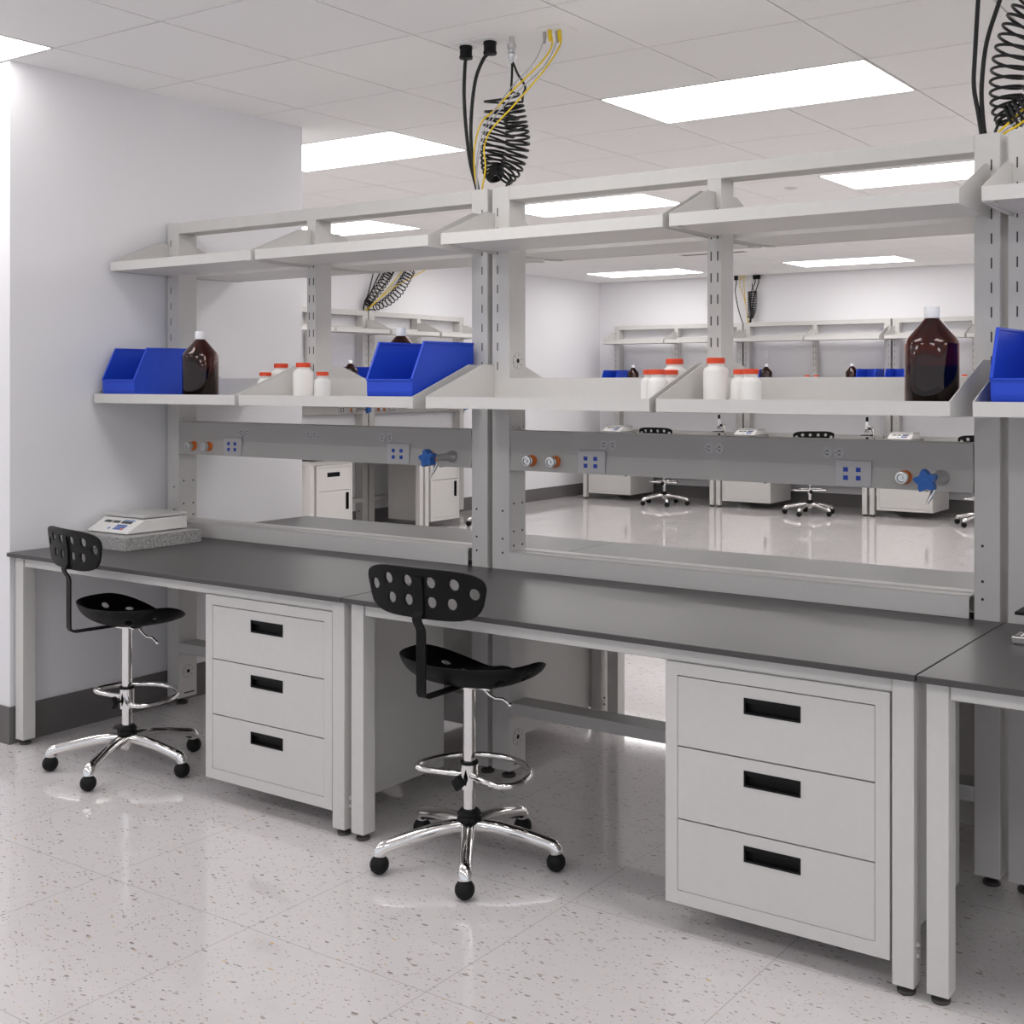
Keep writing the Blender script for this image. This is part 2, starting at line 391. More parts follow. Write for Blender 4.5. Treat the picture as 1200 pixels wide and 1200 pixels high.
# ------------------------------------------------------------------ upright frame
def slots(m, x, zs, y=D, w=.0042, h=.030, mi=1):
    for z in zs: m.box(x - w/2, x + w/2, y - .0006, y + .001, z - h/2, z + h/2, mi)
def disc(m, c, r, axis, mi, n=14, t=.0008):
    ax = {'x': Vector((1, 0, 0)), 'y': Vector((0, 1, 0))}[axis]; c = Vector(c)
    m.tube([c - ax * t, c + ax * t], r, n, mi)
ZS = [2.056 - .0697 * k for k in range(0, 10)]
def make_frame(length, jack=BLUEJ, single=False):
    def f():
        r = empty('upright_frame')
        a0, a1 = .011, .089; b0, b1 = length - .084, length - .011
        for (x0, x1, sx, bx, inner, sgn) in ((a0, a1, .036, .059, a1, 1), (b0, b1, length - .035, length - .060, b0, -1)):
            c = .002
            m = MB().prism([(x0 + c, D), (x1 - c, D), (x1, D + c), (x1, D + DP - c), (x1 - c, D + DP), (x0 + c, D + DP), (x0, D + DP - c), (x0, D + c)], 'z', .036, TOP)
            q = MB(); slots(q, sx, ZS)
            for z in (.974, .873, .8225): disc(q, (bx, D, z), .0042, 'y', 0)
            for z in (1.0, .899, .8475):
                for y in (.787, .839): disc(q, (inner, y, z), .0042, 'x', 0)
            for y in (.782, .846): disc(q, (inner, y, 1.277), .0022, 'x', 0)
            m.add(q.v, q.f, 1)
            k = MB()
            for z in (1.517, .150):
                for R_, mi in ((.030, 0), (.0292, 1)): disc(k, (inner, .812, z), R_, 'x', mi, 28, .0006 if mi == 0 else .0009)
                disc(k, (inner, .812, z), .0085, 'x', 2, 16, .0012)
                for s_ in range(6):
                    an = PI * s_ / 3 + .3; c_, s2 = math.cos(an), math.sin(an)
                    k.tube([(inner + sgn * .001, .812 + c_ * .014, z + s2 * .014), (inner + sgn * .001, .812 + c_ * .026, z + s2 * .026)], .0007, 4, 0)
            k.box(inner - .001, inner + .001, .79, .845, .052, .058, 0)
            for f_, i_ in zip(k.f, k.m): m.add([k.v[j_] for j_ in f_], [tuple(range(len(f_)))], (1, 0, 2)[i_])
            p = m.build('post', [STEEL, HOLE, DARK], r, smooth=False)
            xm = (x0 + x1) / 2
            MB().lathe([(.001, 0), (.024, 0), (.026, .004), (.026, .010), (.018, .015), (.010, .016), (.010, .037), (.001, .037)], (xm, D + DP/2, 0), 20).build('leveling_foot', FOOTM, p)
        xm = length / 2 + .001
        m = MB().box(xm - .0245, xm + .0245, D, D + DP - .012, 1.375, TOP - .05)
        q = MB()
        for dx in (-.0115, .0125): slots(q, xm + dx, ZS[1:9])
        m.add(q.v, q.f, 1); m.build('middle_post', [STEEL, HOLE], r, smooth=False)
        MB().box(a1, b0, D + .001, D + DP - .002, TOP - .05, TOP - .001).build('top_rail', STEEL, r, bevel=.002)
        MB().box(a1, b0, D + .001, D + DP - .002, .241, .285).build('stretcher', STEEL, r, bevel=.002)
        # ledge between the worktops: two rolled lips along the top
        prof = [(.752, H + .001), (.752, .818), (.755, .825), (.761, .828), (.800, .828), (.804, .823), (.811, .823), (.815, .831), (.862, .831), (.867, .828), (.869, .823), (.869, H + .001),
                (.866, H + .001), (.866, .822), (.814, .827), (.812, .820), (.803, .820), (.799, .825), (.762, .825), (.755, .817), (.755, H + .001)]
        MB().prism(prof, 'x', a1 + .003, b0 - .012).build('ledge', STEEL, r)
        # service panel
        x0, x1 = a1 + .001, b0 - .003
        prof = [(.7605, 1.123), (.768, 1.186), (.7605, 1.264), (.862, 1.264), (.858, 1.186), (.862, 1.123)]
        sp = MB().prism(prof, 'x', x0, x1).build('service_panel', PANELM, r, smooth=False)
        kx = length / L
        def yup(z): return .768 - (z - 1.186) / .078 * .008
        for xc in (.491, .526, .894, .932, 1.300, 1.339):
            xc *= kx
            m = MB(); y = yup(1.225)
            m.tube([(xc, y - .0015, 1.225), (xc, y + .002, 1.225)], .0172, 24, 0)
            for dz in (-.0055, .0055): m.box(xc - .004, xc + .004, y - .0020, y, 1.225 + dz - .0015, 1.225 + dz + .0015, 1)
            m.box(xc - .011, xc - .008, y - .0020, y, 1.2235, 1.2265, 1)
            m.build('duplex_outlet', [PLATE, HOLE], sp)
        for px0, px1, jx in ((.387, .499, (.419, .459)), (1.328, 1.441, (1.361, 1.401))):
            px0, px1, jx = px0 * kx, px1 * kx, [v * kx for v in jx]
            dp = MB().box(px0, px1, .7585, .770, 1.126, 1.2035).build('data_plate', PLATE, sp, bevel=.0008)
            for x in jx:
                for z in (1.176, 1.151):
                    m = MB().box(x - .0075, x + .0075, .7575, .760, z - .0068, z + .0068)
                    m.build('data_jack', jack, sp, smooth=False)
        for x in (.187, .289, 1.543):
            x *= kx; m = MB(); c = (x, 0, 1.160)
            m.lathe([(.001, .766), (.0205, .766), (.0205, .754), (.0185, .751), (.001, .751)], c, 24, 1, 'y')
            m.lathe([(.001, .752), (.013, .752), (.013, .747), (.0180, .744), (.0180, .739), (.0145, .737), (.0145, .733), (.0180, .731), (.0180, .727), (.0125, .726), (.0105, .7295), (.0045, .730), (.0045, .725), (.001, .725)], c, 24, 0, 'y')
            m.build('gas_coupling', [NICKEL, ORANGE], sp)
        m = MB(); x, z = 1.651 * kx, 1.163
        m.lathe([(.001, .768), (.0225, .768), (.0225, .757), (.020, .750), (.0155, .744), (.0140, .735), (.0130, .675), (.0145, .668), (.0145, .645), (.001, .645)], (x, 0, z), 24, 0, 'y')
        m.lathe([(.001, .652), (.0165, .652), (.0165, .638), (.001, .638)], (x, 0, z), 24, 2, 'y')
        m.tube([(x, .665, z), (x + .012, .660, z - .020), (x + .008, .652, z - .040), (x - .004, .645, z - .066)], [.009, .0085, .007, .0035], 12, 0)
        star = []
        for k in range(20):
            t_ = 2 * PI * k / 20; rr = .0275 + .0065 * math.cos(5 * t_)
            star.append((x + rr * math.cos(t_ + .5), z + rr * math.sin(t_ + .5)))
        m.prism(star, 'y', .608, .638, 1)
        m.lathe([(.001, .611), (.010, .610), (.012, .607), (.001, .605)], (x, 0, z), 16, 1, 'y')
        m.build('gas_turret', [NICKEL, BLUEH, ORANGE], sp)
        return r
    return f

# ------------------------------------------------------------------ shelves
def make_shelf(w, y0, yp, ytop, z0, ztop, zback):
    """w width, y0 front, yp back, ytop where the bracket's slope ends"""
    def f():
        r = empty('wall_shelf'); r.name = 'steel_shelf'
        lip = z0 + .0385
        m = MB().box(.003, w - .003, y0, y0 + .0025, z0, lip).box(.003, w - .003, y0 + .0025, yp - .0025, z0 + .001, z0 + .004).box(.003, w - .003, yp - .0035, yp - .001, z0, zback)
        m.build('tray', STEEL, r, smooth=False)
        poly = [(y0, z0), (y0, lip), (ytop, ztop), (yp - .001, ztop), (yp - .001, z0 - .008), (y0 + .04, z0 - .003), (y0 + .01, z0 - .003)]
        for x in (0, w - .003):
            b = MB().prism(poly, 'x', x, x + .003); x2 = 0 if x == 0 else w - .03
            b.box(x2, x2 + .03, y0 + .004, y0 + .05, z0 - .0028, z0 - .0008)
            b.build('end_bracket', STEEL, r, smooth=False)
        return r
    return f
SW = .874
low = make_shelf(SW, .38, D, .685, 1.352, 1.503, 1.455)
upp = make_shelf(SW, .46, D, .705, 1.912, 2.053, 1.985)
SWS = .72
lows = make_shelf(SWS, .38, D, .685, 1.352, 1.503, 1.455)
upps = make_shelf(SWS, .46, D, .705, 1.912, 2.053, 1.985)
ZSH = 1.3565          # top face of a lower shelf tray

# ------------------------------------------------------------------ small things
def make_bin():
    m = MB(); w, d = .212, .335; t = .004
    side = [(.016, 0), (.005, .016), (0, .052), (0, .092), (.064, .222), (d, .222), (d, 0)]
    m.prism(side, 'x', 0, t).prism(side, 'x', w - t, w)
    m.box(t, w - t, .016, d, 0, t).box(t, w - t, d - t, d, t, .222)
    fr = [(.016, 0), (.005, .016), (0, .052), (0, .092), (t, .092), (t, .052), (.009, .018), (.020, .004)]
    m.prism(fr, 'x', t, w - t)
    # rolled rim along the sloping edges and the lip
    for x in (-.003, w - t - .002):
        m.prism([(0, .088), (.064, .218), (d, .218), (d, .226), (.061, .226), (-.003, .094)], 'x', x, x + .009)
    m.box(.006, w - .006, -.003, .006, .088, .094).box(.006, w - .006, d - .006, d + .002, .219, .226)
    return m.build('storage_bin', BLUEB, smooth=False, bevel=.001)
def make_bottle():
    r = empty('reagent_bottle'); R = .0715; t = .0025
    out = [(.0005, 0), (.060, 0), (.068, .004), (R, .012), (R, .186), (.0685, .196), (.062, .206), (.020, .254), (.0165, .258), (.0165, .280)]
    inn = [(.0140, .280), (.0140, .2575), (.018, .252), (.0595, .2045), (.066, .195), (R - t, .186), (R - t, .013), (.066, .0065), (.0005, .005)]
    MB().lathe(out + inn, n=40).build('glass', AMBER, r)
    MB().lathe([(.0005, .0055), (.0655, .007), (R - t - .0004, .0133), (R - t - .0004, .1280), (.0005, .1280)], n=40).build('liquid', LIQUID, r)
    cp = [(.0005, .2835), (.0172, .2835), (.0172, .256), (.0200, .256), (.0205, .2575), (.0205, .285), (.019, .2875), (.0005, .2875)]
    MB().lathe(cp, n=28).build('cap', CAPW, r)
    return r
def make_jar(R, h, rc, hc):
    def f():
        r = empty('plastic_jar')
        hb = h - hc
        MB().lathe([(.0005, 0), (R - .004, 0), (R, .004), (R, hb - .024), (R - .003, hb - .016), (R - .012, hb - .010), (rc - .003, hb - .007), (rc - .003, hb + .006), (.0005, hb + .006)], n=32).build('body', JARW, r)
        MB().lathe([(.0005, hb), (rc, hb), (rc, h - .002), (rc - .002, h), (.0005, h)], n=32).build('lid', LIDO, r)
        return r
    return f
jar_tall = make_jar(.0390, .1585, .0285, .0175)
jar_small = make_jar(.0308, .1225, .0235, .0150)

def make_scale():
    r = empty('counting_scale')
    w = .262; z0 = .003
    side = [(0, z0), (.003, .010), (.078, .052), (.090, .056), (.296, .056), (.300, .050), (.300, z0)]
    MB().prism([(y, z) for y, z in side], 'x', 0, w).build('housing', SCALEW, r, bevel=.003)
    for x in (.02, w - .02):
        for y in (.03, .27): MB().cyl((x, y, 0), (x, y, .004), .010, 12).build('foot', RUBBER, r)
    MB().box(.004, w - .004, .084, .302, .0595, .072).build('weighing_plate', PLATEW, r, bevel=.003)
    MB().box(.09, .17, .15, .23, .055, .060).build('plate_support', BLACKPL, r, smooth=False)
    # details lie on the sloping control face
    a = Vector((0, .003, .010)); u_ = (Vector((0, .078, .052)) - a); n_ = Vector((0, -u_.z, u_.y)).normalized()
    def patch(name, m, x0, x1, s0, s1, hgt=.0012):
        vs = []
        for k in (-.001, hgt):
            for x, s_ in ((x0, s0), (x1, s0), (x1, s1), (x0, s1)): vs.append(a + u_ * s_ + Vector((x, 0, 0)) + n_ * k)
        MB().add(vs, [(0, 1, 2, 3), (4, 7, 6, 5), (0, 4, 5, 1), (1, 5, 6, 2), (2, 6, 7, 3), (3, 7, 4, 0)]).build(name, m, r, smooth=False)
    for x0, x1 in ((.040, .083), (.093, .137), (.150, .216)): patch('display', DISPLAY, x0, x1, .66, .84)
    patch('label_strip', KEYB, .152, .222, .88, .94)
    for k, s0 in enumerate((.16, .30, .44)): 
        for c in range(4): patch('key', KEYO if (k == 0 and c == 3) else KEYB, .146 + c * .0165, .159 + c * .0165, s0, s0 + .11)
    patch('key', KEYB, .112, .122, .16, .30)
    return r
def make_slab():
    return MB().box(0, .345, 0, .376, 0, .0535).build('granite_slab', GRANITE, bevel=.0015)
def make_scope():
    r = empty('microscope')
    base = [(-.085, -.045), (.02, -.045), (.075, -.03), (.085, 0), (.075, .03), (.02, .045), (-.085, .045), (-.085, .03), (-.02, .02), (-.02, -.02), (-.085, -.03)]
    MB().prism(base, 'z', .002, .020).box(-.083, -.065, -.043, .043, .016, .020).build('base', STAIN, r, bevel=.002)
    arm = [(.05, 0, .018), (.062, 0, .045), (.066, 0, .08), (.062, 0, .115), (.048, 0, .150), (.024, 0, .172), (.0, 0, .180)]
    MB().tube(arm, [.016, .015, .014, .013, .013, .013, .013], 14).build('arm', STAIN, r)
    MB().box(-.075, .045, -.055, .055, .078, .086).box(.03, .062, -.012, .012, .074, .090).build('stage', BLACKPL, r, bevel=.0015)
    MB().lathe([(.001, .150), (.016, .150), (.016, .160), (.017, .163), (.017, .222), (.0145, .226), (.0145, .236), (.001, .236)], (-.012, 0, 0), 20).build('tube', CAPW, r)
    MB().lathe([(.001, .234), (.0155, .234), (.0165, .240), (.0135, .268), (.0155, .274), (.0155, .282), (.001, .282)], (-.012, 0, 0), 20).build('eyepiece', BLACKPL, r)
    m = MB().lathe([(.001, .138), (.020, .140), (.023, .150), (.001, .150)], (-.012, 0, 0), 20)
    m.cyl((-.012, 0, .142), (-.012, 0, .104), .008, 12).cyl((-.020, 0, .142), (-.040, 0, .116), .0075, 12).cyl((-.012, .01, .142), (-.012, .026, .116), .0065, 12)
    m.build('nosepiece', CHROME, r)
    MB().cyl((.030, -.042, .158), (.030, .042, .158), .013, 16).build('focus_knob', BLACKPL, r)
    MB().lathe([(.001, .020), (.022, .020), (.016, .034), (.014, .060), (.001, .060)], (-.012, 0, 0), 16).build('lamp', BLACKPL, r)
    return r

# ------------------------------------------------------------------ drafting stool
def perforated(outline, holes, warp, thick, name, m, parent, nx=30, ny=16):
    """flat plate with round holes, cut into a fine grid, bent by warp(x, y) and given thickness"""
    cu = bpy.data.curves.new('tmp', 'CURVE'); cu.dimensions = '2D'; cu.fill_mode = 'BOTH'
    for pts in [outline] + [[(hx + rx * math.cos(2 * PI * k / 16), hy + ry * math.sin(2 * PI * k / 16)) for k in range(16)] for hx, hy, rx, ry in holes]:
        sp = cu.splines.new('POLY'); sp.points.add(len(pts) - 1); sp.use_cyclic_u = True
        for p, q in zip(sp.points, pts): p.co = (q[0], q[1], 0, 1)
    ob = bpy.data.objects.new('tmp', cu); COL.objects.link(ob)
    dg = bpy.context.evaluated_depsgraph_get(); dg.update()
    me = bpy.data.meshes.new_from_object(ob.evaluated_get(dg)); bpy.data.objects.remove(ob); bpy.data.curves.remove(cu)
    bm = bmesh.new(); bm.from_mesh(me); bmesh.ops.remove_doubles(bm, verts=bm.verts, dist=1e-5)
    xs = [p[0] for p in outline]; ys = [p[1] for p in outline]
    for k in range(1, nx):
        x = min(xs) + (max(xs) - min(xs)) * k / nx
        bmesh.ops.bisect_plane(bm, geom=bm.verts[:] + bm.edges[:] + bm.faces[:], plane_co=(x, 0, 0), plane_no=(1, 0, 0))
    for k in range(1, ny):
        y = min(ys) + (max(ys) - min(ys)) * k / ny
        bmesh.ops.bisect_plane(bm, geom=bm.verts[:] + bm.edges[:] + bm.faces[:], plane_co=(0, y, 0), plane_no=(0, 1, 0))
    bmesh.ops.remove_doubles(bm, verts=bm.verts, dist=2e-4)
    for v in bm.verts: v.co = Vector(warp(v.co.x, v.co.y))
    bmesh.ops.recalc_face_normals(bm, faces=bm.faces)
    for f in bm.faces: f.smooth = True
    bm.to_mesh(me); bm.free(); me.materials.clear(); me.materials.append(m); me.name = name
    o = bpy.data.objects.new(name, me); COL.objects.link(o); o.parent = parent
    s = o.modifiers.new('thick', 'SOLIDIFY'); s.thickness = thick; s.offset = 0
    return o
def seat_warp(x, y):
    u, v = x / .236, y / .172
    rho = (abs(u) ** 2.5 + abs(v) ** 2.5) ** .4
    q = math.hypot(u, v) + 1e-6; c = abs(u) / q
    h = .070 + .008 * c if v < 0 else .078 * c ** 1.7 - .012 * (1 - c)
    z = .543 + h * rho ** 4.2 + .020 * math.exp(-(x / .042) ** 2) * max(0, v) ** 1.5
    k = 1.05 - .085 * rho ** 7          # walls lean outwards, rim rolls in slightly
    return (x * k, y * k + .014, z)
def back_warp(x, s):
    # s runs 0..0.145 up the plate, x along it
    y = -.222 + .030 * (abs(x) / .227) ** 2 * 1.0 - .018 * ((s - .02) / .13) ** 2 * .8
    return (x, y, .766 + s)
def make_stool():
    r = empty('drafting_stool')
    n = 2.5; out = []
    for k in range(72):
        t = 2 * PI * k / 72; c, s_ = math.cos(t), math.sin(t)
        out.append((.236 * math.copysign(abs(c) ** (2 / n), c), .172 * math.copysign(abs(s_) ** (2 / n), s_)))
    hs = [(x, .072, .015, .015) for x in (-.158, -.095, -.032, .032, .095, .158)] + [(x, -.085, .015, .015) for x in (-.165, -.10, -.035, .035, .10, .165)] + [(-.195, -.005, .014, .014), (.195, -.005, .014, .014)]
    perforated(out, hs, seat_warp, .006, 'seat', SEATPL, r)
    # backrest outline: wide rounded top corners, narrower bottom
    pts = []
    for k in range(72):
        t = 2 * PI * k / 72; c, s_ = math.cos(t), math.sin(t)
        sy = .0725 + .0725 * math.copysign(abs(s_) ** (2 / 3.8), s_)
        pts.append((.230 * math.copysign(abs(c) ** (2 / 4.2), c) * (1 - .15 * (1 - sy / .145) ** 1.2), sy))
    bh_ = [(x, .106, .0165, .0165) for x in (-.122, -.043, .043, .122)] + [(x, .050, .0165, .0165) for x in (-.112, -.043, .043, .112)] + [(-.184, .083, .0165, .0165), (.184, .083, .0165, .0165)]
    bk = perforated(pts, bh_, back_warp, .006, 'backrest', SEATPL, r, 34, 14)
    rib = [(0, back_warp(0, s_)[1] - .006, .766 + s_) for s_ in (.0, .03, .06, .09, .118)]
    MB().tube(rib, 1, flat=(.034, .006), up=(0, 1, 0)).build('back_rib', SEATPL, bk, bevel=.001)
    bar = [(0, .05, .536), (0, -.10, .536), (0, -.200, .536), (0, -.212, .540), (0, -.219, .552), (0, -.2195, .60), (0, -.2195, .725), (0, -.222, .736), (0, -.236, .758), (0, -.238, .768), (0, -.230, .784)]
    MB().tube(bar, 1, flat=(.034, .006), up=(0, 0, 1)).build('back_bar', SEATPL, r, bevel=.001)
    MB().lathe([(.001, .528), (.046, .528), (.048, .531), (.048, .534), (.001, .534)], n=32).box(-.09, .09, -.018, .018, .5285, .533).build('seat_plate', CHROME, r)
    MB().cyl((0, 0, .29), (0, 0, .529), .0185, 28).cyl((0, 0, .15), (0, 0, .29), .0188, 28).build('column', CHROME, r)
    MB().tube([(.018, .028, .527), (.042, .045, .497), (.06, .05, .488), (.082, .058, .488), (.100, .068, .472)], .0045, 10).ball((.101, .069, .470), .0072, 8).build('height_lever', CHROME, r)
    fr = MB(); ring = []
    for k in range(25):
        a = PI * k / 24; ring.append((.184 * math.cos(a), .180 * math.sin(a), .268))
    arm = [(.020, -.012, .264), (.06, -.028, .265), (.100, -.042, .266), (.130, -.050, .267), (.152, -.051, .268), (.170, -.042, .268), (.181, -.022, .268)]
    path = smooth_path(arm + ring + [(-x, y, z) for x, y, z in arm[::-1]], 3)
    fo = fr.tube(path, .0095, 12).build('foot_ring', CHROME, r)
    MB().lathe([(.019, .222), (.0255, .222), (.0255, .296), (.019, .296)], n=28, close=True).build('collar', CHROME, fo)
    MB().lathe([(.019, .296), (.0265, .295), (.0275, .299), (.0255, .304), (.019, .304)], n=28, close=True).build('collar_ring', BLACKPL, fo)
    kn = MB().cyl((0, -.024, .250), (0, -.045, .250), .005, 10)
    st = [(.018 * (1 + .14 * math.cos(4 * 2 * PI * k / 24)) * math.cos(2 * PI * k / 24), .250 + .020 * (1 + .14 * math.cos(4 * 2 * PI * k / 24)) * math.sin(2 * PI * k / 24)) for k in range(24)]
    kn.prism(st, 'y', -.062, -.042).build('clamp_knob', BLACKPL, fo, bevel=.002)
    MB().lathe([(.019, .160), (.026, .160), (.034, .152), (.036, .146), (.031, .142), (.034, .138), (.037, .131), (.034, .123), (.020, .120), (.019, .120)], n=32, close=True).build('hub_boot', RUBBER, r)
    MB().lathe([(.001, .070), (.022, .070), (.026, .078), (.034, .100), (.034, .121), (.001, .121)], n=28).build('hub', CHROME, r)
    for k in range(5):
        a = math.radians(90 + 72 * k)
        prof = [(.018, .112), (.05, .113), (.10, .109), (.16, .099), (.21, .088), (.245, .080), (.262, .075), (.271, .066), (.2725, .054)]
        rad = [.020, .0205, .0205, .020, .0195, .0195, .0200, .0200, .0185]
        lg = MB().tube([(math.cos(a) * q, math.sin(a) * q, z) for q, z in prof], rad, 16).build('leg', CHROME, r)
        MB().ball((.272 * math.cos(a), .272 * math.sin(a), .0285), .0285, 12).build('ball_glide', RUBBER, lg)
    return r

# ------------------------------------------------------------------ cables
def smooth_path(pts, k=8):
    P = [Vector(p) for p in pts]; out = []
    for i in range(len(P) - 1):
        p0 = P[max(0, i - 1)]; p1 = P[i]; p2 = P[i + 1]; p3 = P[min(len(P) - 1, i + 2)]
        for j in range(k):
            t = j / k; out.append(.5 * ((2 * p1) + (p2 - p0) * t + (2 * p0 - 5 * p1 + 4 * p2 - p3) * t * t + (3 * p1 - p0 - 3 * p2 + p3) * t ** 3))
    out.append(P[-1]); return out
def coil(pts, radii, turns, k=18, phase=0., ease=1.):
    """helix wound round a curved axis"""
    ax = smooth_path(pts, 24); n = len(ax); tot = int(turns * k); out = []
    nr = Vector((0, 1, 0))
    for i in range(tot + 1):
        t = (i / tot) ** ease * (n - 1); a = int(min(t, n - 2)); f = t - a
        p = ax[a].lerp(ax[a + 1], f); tg = (ax[a + 1] - ax[a]).normalized()
        nr = (nr - tg * nr.dot(tg)).normalized(); bn = tg.cross(nr)
        q = i / tot * (len(radii) - 1); b = int(min(q, len(radii) - 2)); R = radii[b] + (radii[b + 1] - radii[b]) * (q - b)
        an = 2 * PI * i / k + phase
        out.append(p + (nr * math.cos(an) + bn * math.sin(an)) * R)
    return out
def power_cord(pts, label, group, r=.0068, s=1.):
    t = empty('power_cord', pts[0]); o = Vector(pts[0]); tag(t, label, 'power cord', group)
    P = [Vector(p) - o for p in pts]
    MB().tube(smooth_path([Vector((0, 0, -.045))] + P[1:]), r, 10).build('cord', CABLEK, t)
    MB().lathe([(.001, -.001), (.024 * s, -.001), (.026 * s, -.008), (.0235 * s, -.012), (.0235 * s, -.036), (.026 * s, -.040), (.025 * s, -.048), (.010, -.052), (.001, -.052)], n=24).build('plug', BLACKPL, t)
    return t
def data_cable(pts, label, group, m, r=.0032):
    t = empty('data_cable', pts[0]); o = Vector(pts[0]); tag(t, label, 'data cable', group)
    P = [Vector(p) - o for p in pts]
    MB().tube(smooth_path(P), r, 8).build('cable', m, t)
    MB().lathe([(.001, -.001), (.0075, -.001), (.0075, -.016), (.0045, -.042), (.001, -.042)], n=12).build('boot', m, t)
    return t
def outlet_plate(x, y, w, d, label, group, m=CEILM):
    tag(MB().box(-w/2, w/2, -d/2, d/2, -.005, -.0005).build('ceiling_outlet_plate', m, None, (x, y, ZC), bevel=.002), label, 'outlet plate', group)
def air_hose(paths, top, label, group, r=.0045):
    t = empty('coiled_air_hose', top); o = Vector(top); tag(t, label, 'air hose', group)
    m = MB()
    for p in paths: m.tube([Vector(q) - o for q in p], r, 7)
    m.build('coil', CABLEK, t)
    MB().lathe([(.001, -.001), (.011, -.001), (.011, -.022), (.017, -.026), (.017, -.044), (.012, -.048), (.012, -.060), (.017, -.064), (.017, -.074), (.010, -.086), (.006, -.098), (.001, -.098)], n=18).build('coupling', NICKEL, t)
    return t

# ================================================================== PLACE
# --- near island, our side: three modules
mods = [('A', -2 * L), ('B', -L), ('C', 0.)]
desc = {'A': 'at the white stub wall', 'B': 'in the middle of the island', 'C': 'at the right edge of the photo'}
BL = {'A': 'grey lab bench with black worktop by the stub wall, holding the stone slab',
      'B': 'grey lab bench with black worktop in the middle, between the two drawer cabinets',
      'C': 'grey lab bench with black worktop, cut off by the right edge, holding a microscope'}
BLO = {'A': 'grey bench behind the left uprights, its black top showing past the ledge',
       'B': 'grey bench behind the middle uprights, black top showing past the ledge',
       'C': 'grey bench behind the uprights at the right edge, facing away'}
FL = {'A': 'grey steel upright frame with service panel, touching the stub wall',
      'B': 'grey steel upright frame with service panel, the middle one of the island',
      'C': 'grey steel upright frame cut off by the right edge of the photo'}
CL = {'A': 'grey three-drawer cabinet under the left bench, beside the left stool',
      'B': 'large grey three-drawer cabinet under the middle bench, right of the right stool',
      'C': 'grey three-drawer cabinet under the bench at the right edge'}
CLO = {'A': 'grey cabinet under the bench behind, its side showing past the right stool',
       'B': 'grey cabinet under the middle bench on the side facing away',
       'C': 'grey cabinet under the right bench on the side facing away'}
SL = {('A', 0, 0): 'lower grey shelf against the stub wall, holding a blue bin and amber bottle',
      ('A', 1, 0): 'lower grey shelf holding two jars and the large blue bin',
      ('B', 0, 0): 'lower grey shelf, empty at left with four white jars at its right end',
      ('B', 1, 0): 'lower grey shelf holding three white jars and the big amber bottle',
      ('C', 0, 0): 'lower grey shelf at the right edge holding a blue bin',
      ('C', 1, 0): 'lower grey shelf beyond the right edge of the photo',
      ('A', 0, 1): 'upper empty grey shelf against the stub wall',
      ('A', 1, 1): 'upper empty grey shelf above the large blue bin',
      ('B', 0, 1): 'upper empty grey shelf right of the paired uprights below the hanging cords',
      ('B', 1, 1): 'upper empty grey shelf above the big amber bottle',
      ('C', 0, 1): 'upper empty grey shelf at the right edge above the blue bin',
      ('C', 1, 1): 'upper empty grey shelf beyond the right edge of the photo'}
for k, x0 in mods:
    place('bench', make_bench(L), (x0, 0, 0), 0, BL[k], 'workbench', 'benches on the near side of the island')
    place('bench', None, (x0 + L, 2 * D + DP, 0), PI, BLO[k], 'workbench', 'benches on the far side of the island')
    place('frame', make_frame(L), (x0, 0, 0), 0, FL[k], 'upright frame', 'upright frames of the island')
    place('cab', make_drawer_cabinet, (x0 + (1.1545 if k == 'A' else 1.150), .03, 0), 0, CL[k], 'cabinet', 'drawer cabinets on the near side')
    place('cab', None, (x0 + 1.76, 2 * D + DP - .03, 0), PI, CLO[k], 'cabinet', 'drawer cabinets on the far side of the island')
    for i in (0, 1):
        sx = x0 + (.021 if i == 0 else .918)
        for u_, mk in ((0, low), (1, upp)):
            place('shelf%d' % u_, mk, (sx, 0, 0), 0, SL[(k, i, u_)], 'shelf', 'shelves on the near side of the island')
            which = {('A', 0): 'nearest the stub wall', ('A', 1): 'behind the large blue bin', ('B', 0): 'behind the four white jars', ('B', 1): 'behind the big amber bottle', ('C', 0): 'behind the right edge bin', ('C', 1): 'past the right edge'}[(k, i)]
            place('shelf%d' % u_, None, (sx + SW, 2 * D + DP, 0), PI, '%s shelf on the back of the uprights, %s' % (('lower', 'upper')[u_], which), 'shelf', 'shelves on the far side of the island')

# --- wall benches across the room and along the left wall
YF = 9.864
FX = [(-3.8104 - 2 * L, 'at the corner'), (-3.8104 - L, 'in the middle'), (-3.8104, 'right of the middle')]
far_b = ['far wall bench nearest the room corner', 'far wall bench in the middle, between two stools', 'far wall bench behind the big amber bottle']
far_c = ['grey cabinet under the far wall bench nearest the corner', 'grey cabinet under the far wall between the two visible stools', 'grey cabinet under the far wall behind the blue valve']
far_s = ['nearest the room corner', 'second from the corner', 'third from the corner', 'fourth from the corner', 'fifth from the corner', 'sixth from the corner']
for q, (x0, _) in enumerate(FX):
    place('bench', None, (x0, YF, 0), 0, 'grey ' + far_b[q], 'workbench', 'benches along the far wall')
    place('frame', None, (x0, YF, 0), 0, 'grey steel upright frame on the ' + far_b[q], 'upright frame', 'upright frames along the far wall')
    place('dcab60', make_door_cabinet(.60), (x0 + .095, YF + .03, 0), 0, far_c[q], 'cabinet', 'cabinets under the far wall benches')
    for i in (0, 1):
        sx = x0 + (.021 if i == 0 else .918)
        for u_ in (0, 1):
            place('shelf%d' % u_, None, (sx, YF, 0), 0, '%s grey shelf on the far wall, %s' % (('lower', 'upper')[u_], far_s[2 * q + i]), 'shelf', 'shelves along the far wall')
SXF = XW + DP + D + .002      # front edge of the left wall benches
SY = [6.30 - LS, 6.30]
sb = ['left wall bench cut by the stub wall', 'left wall bench seen past the big blue bin']
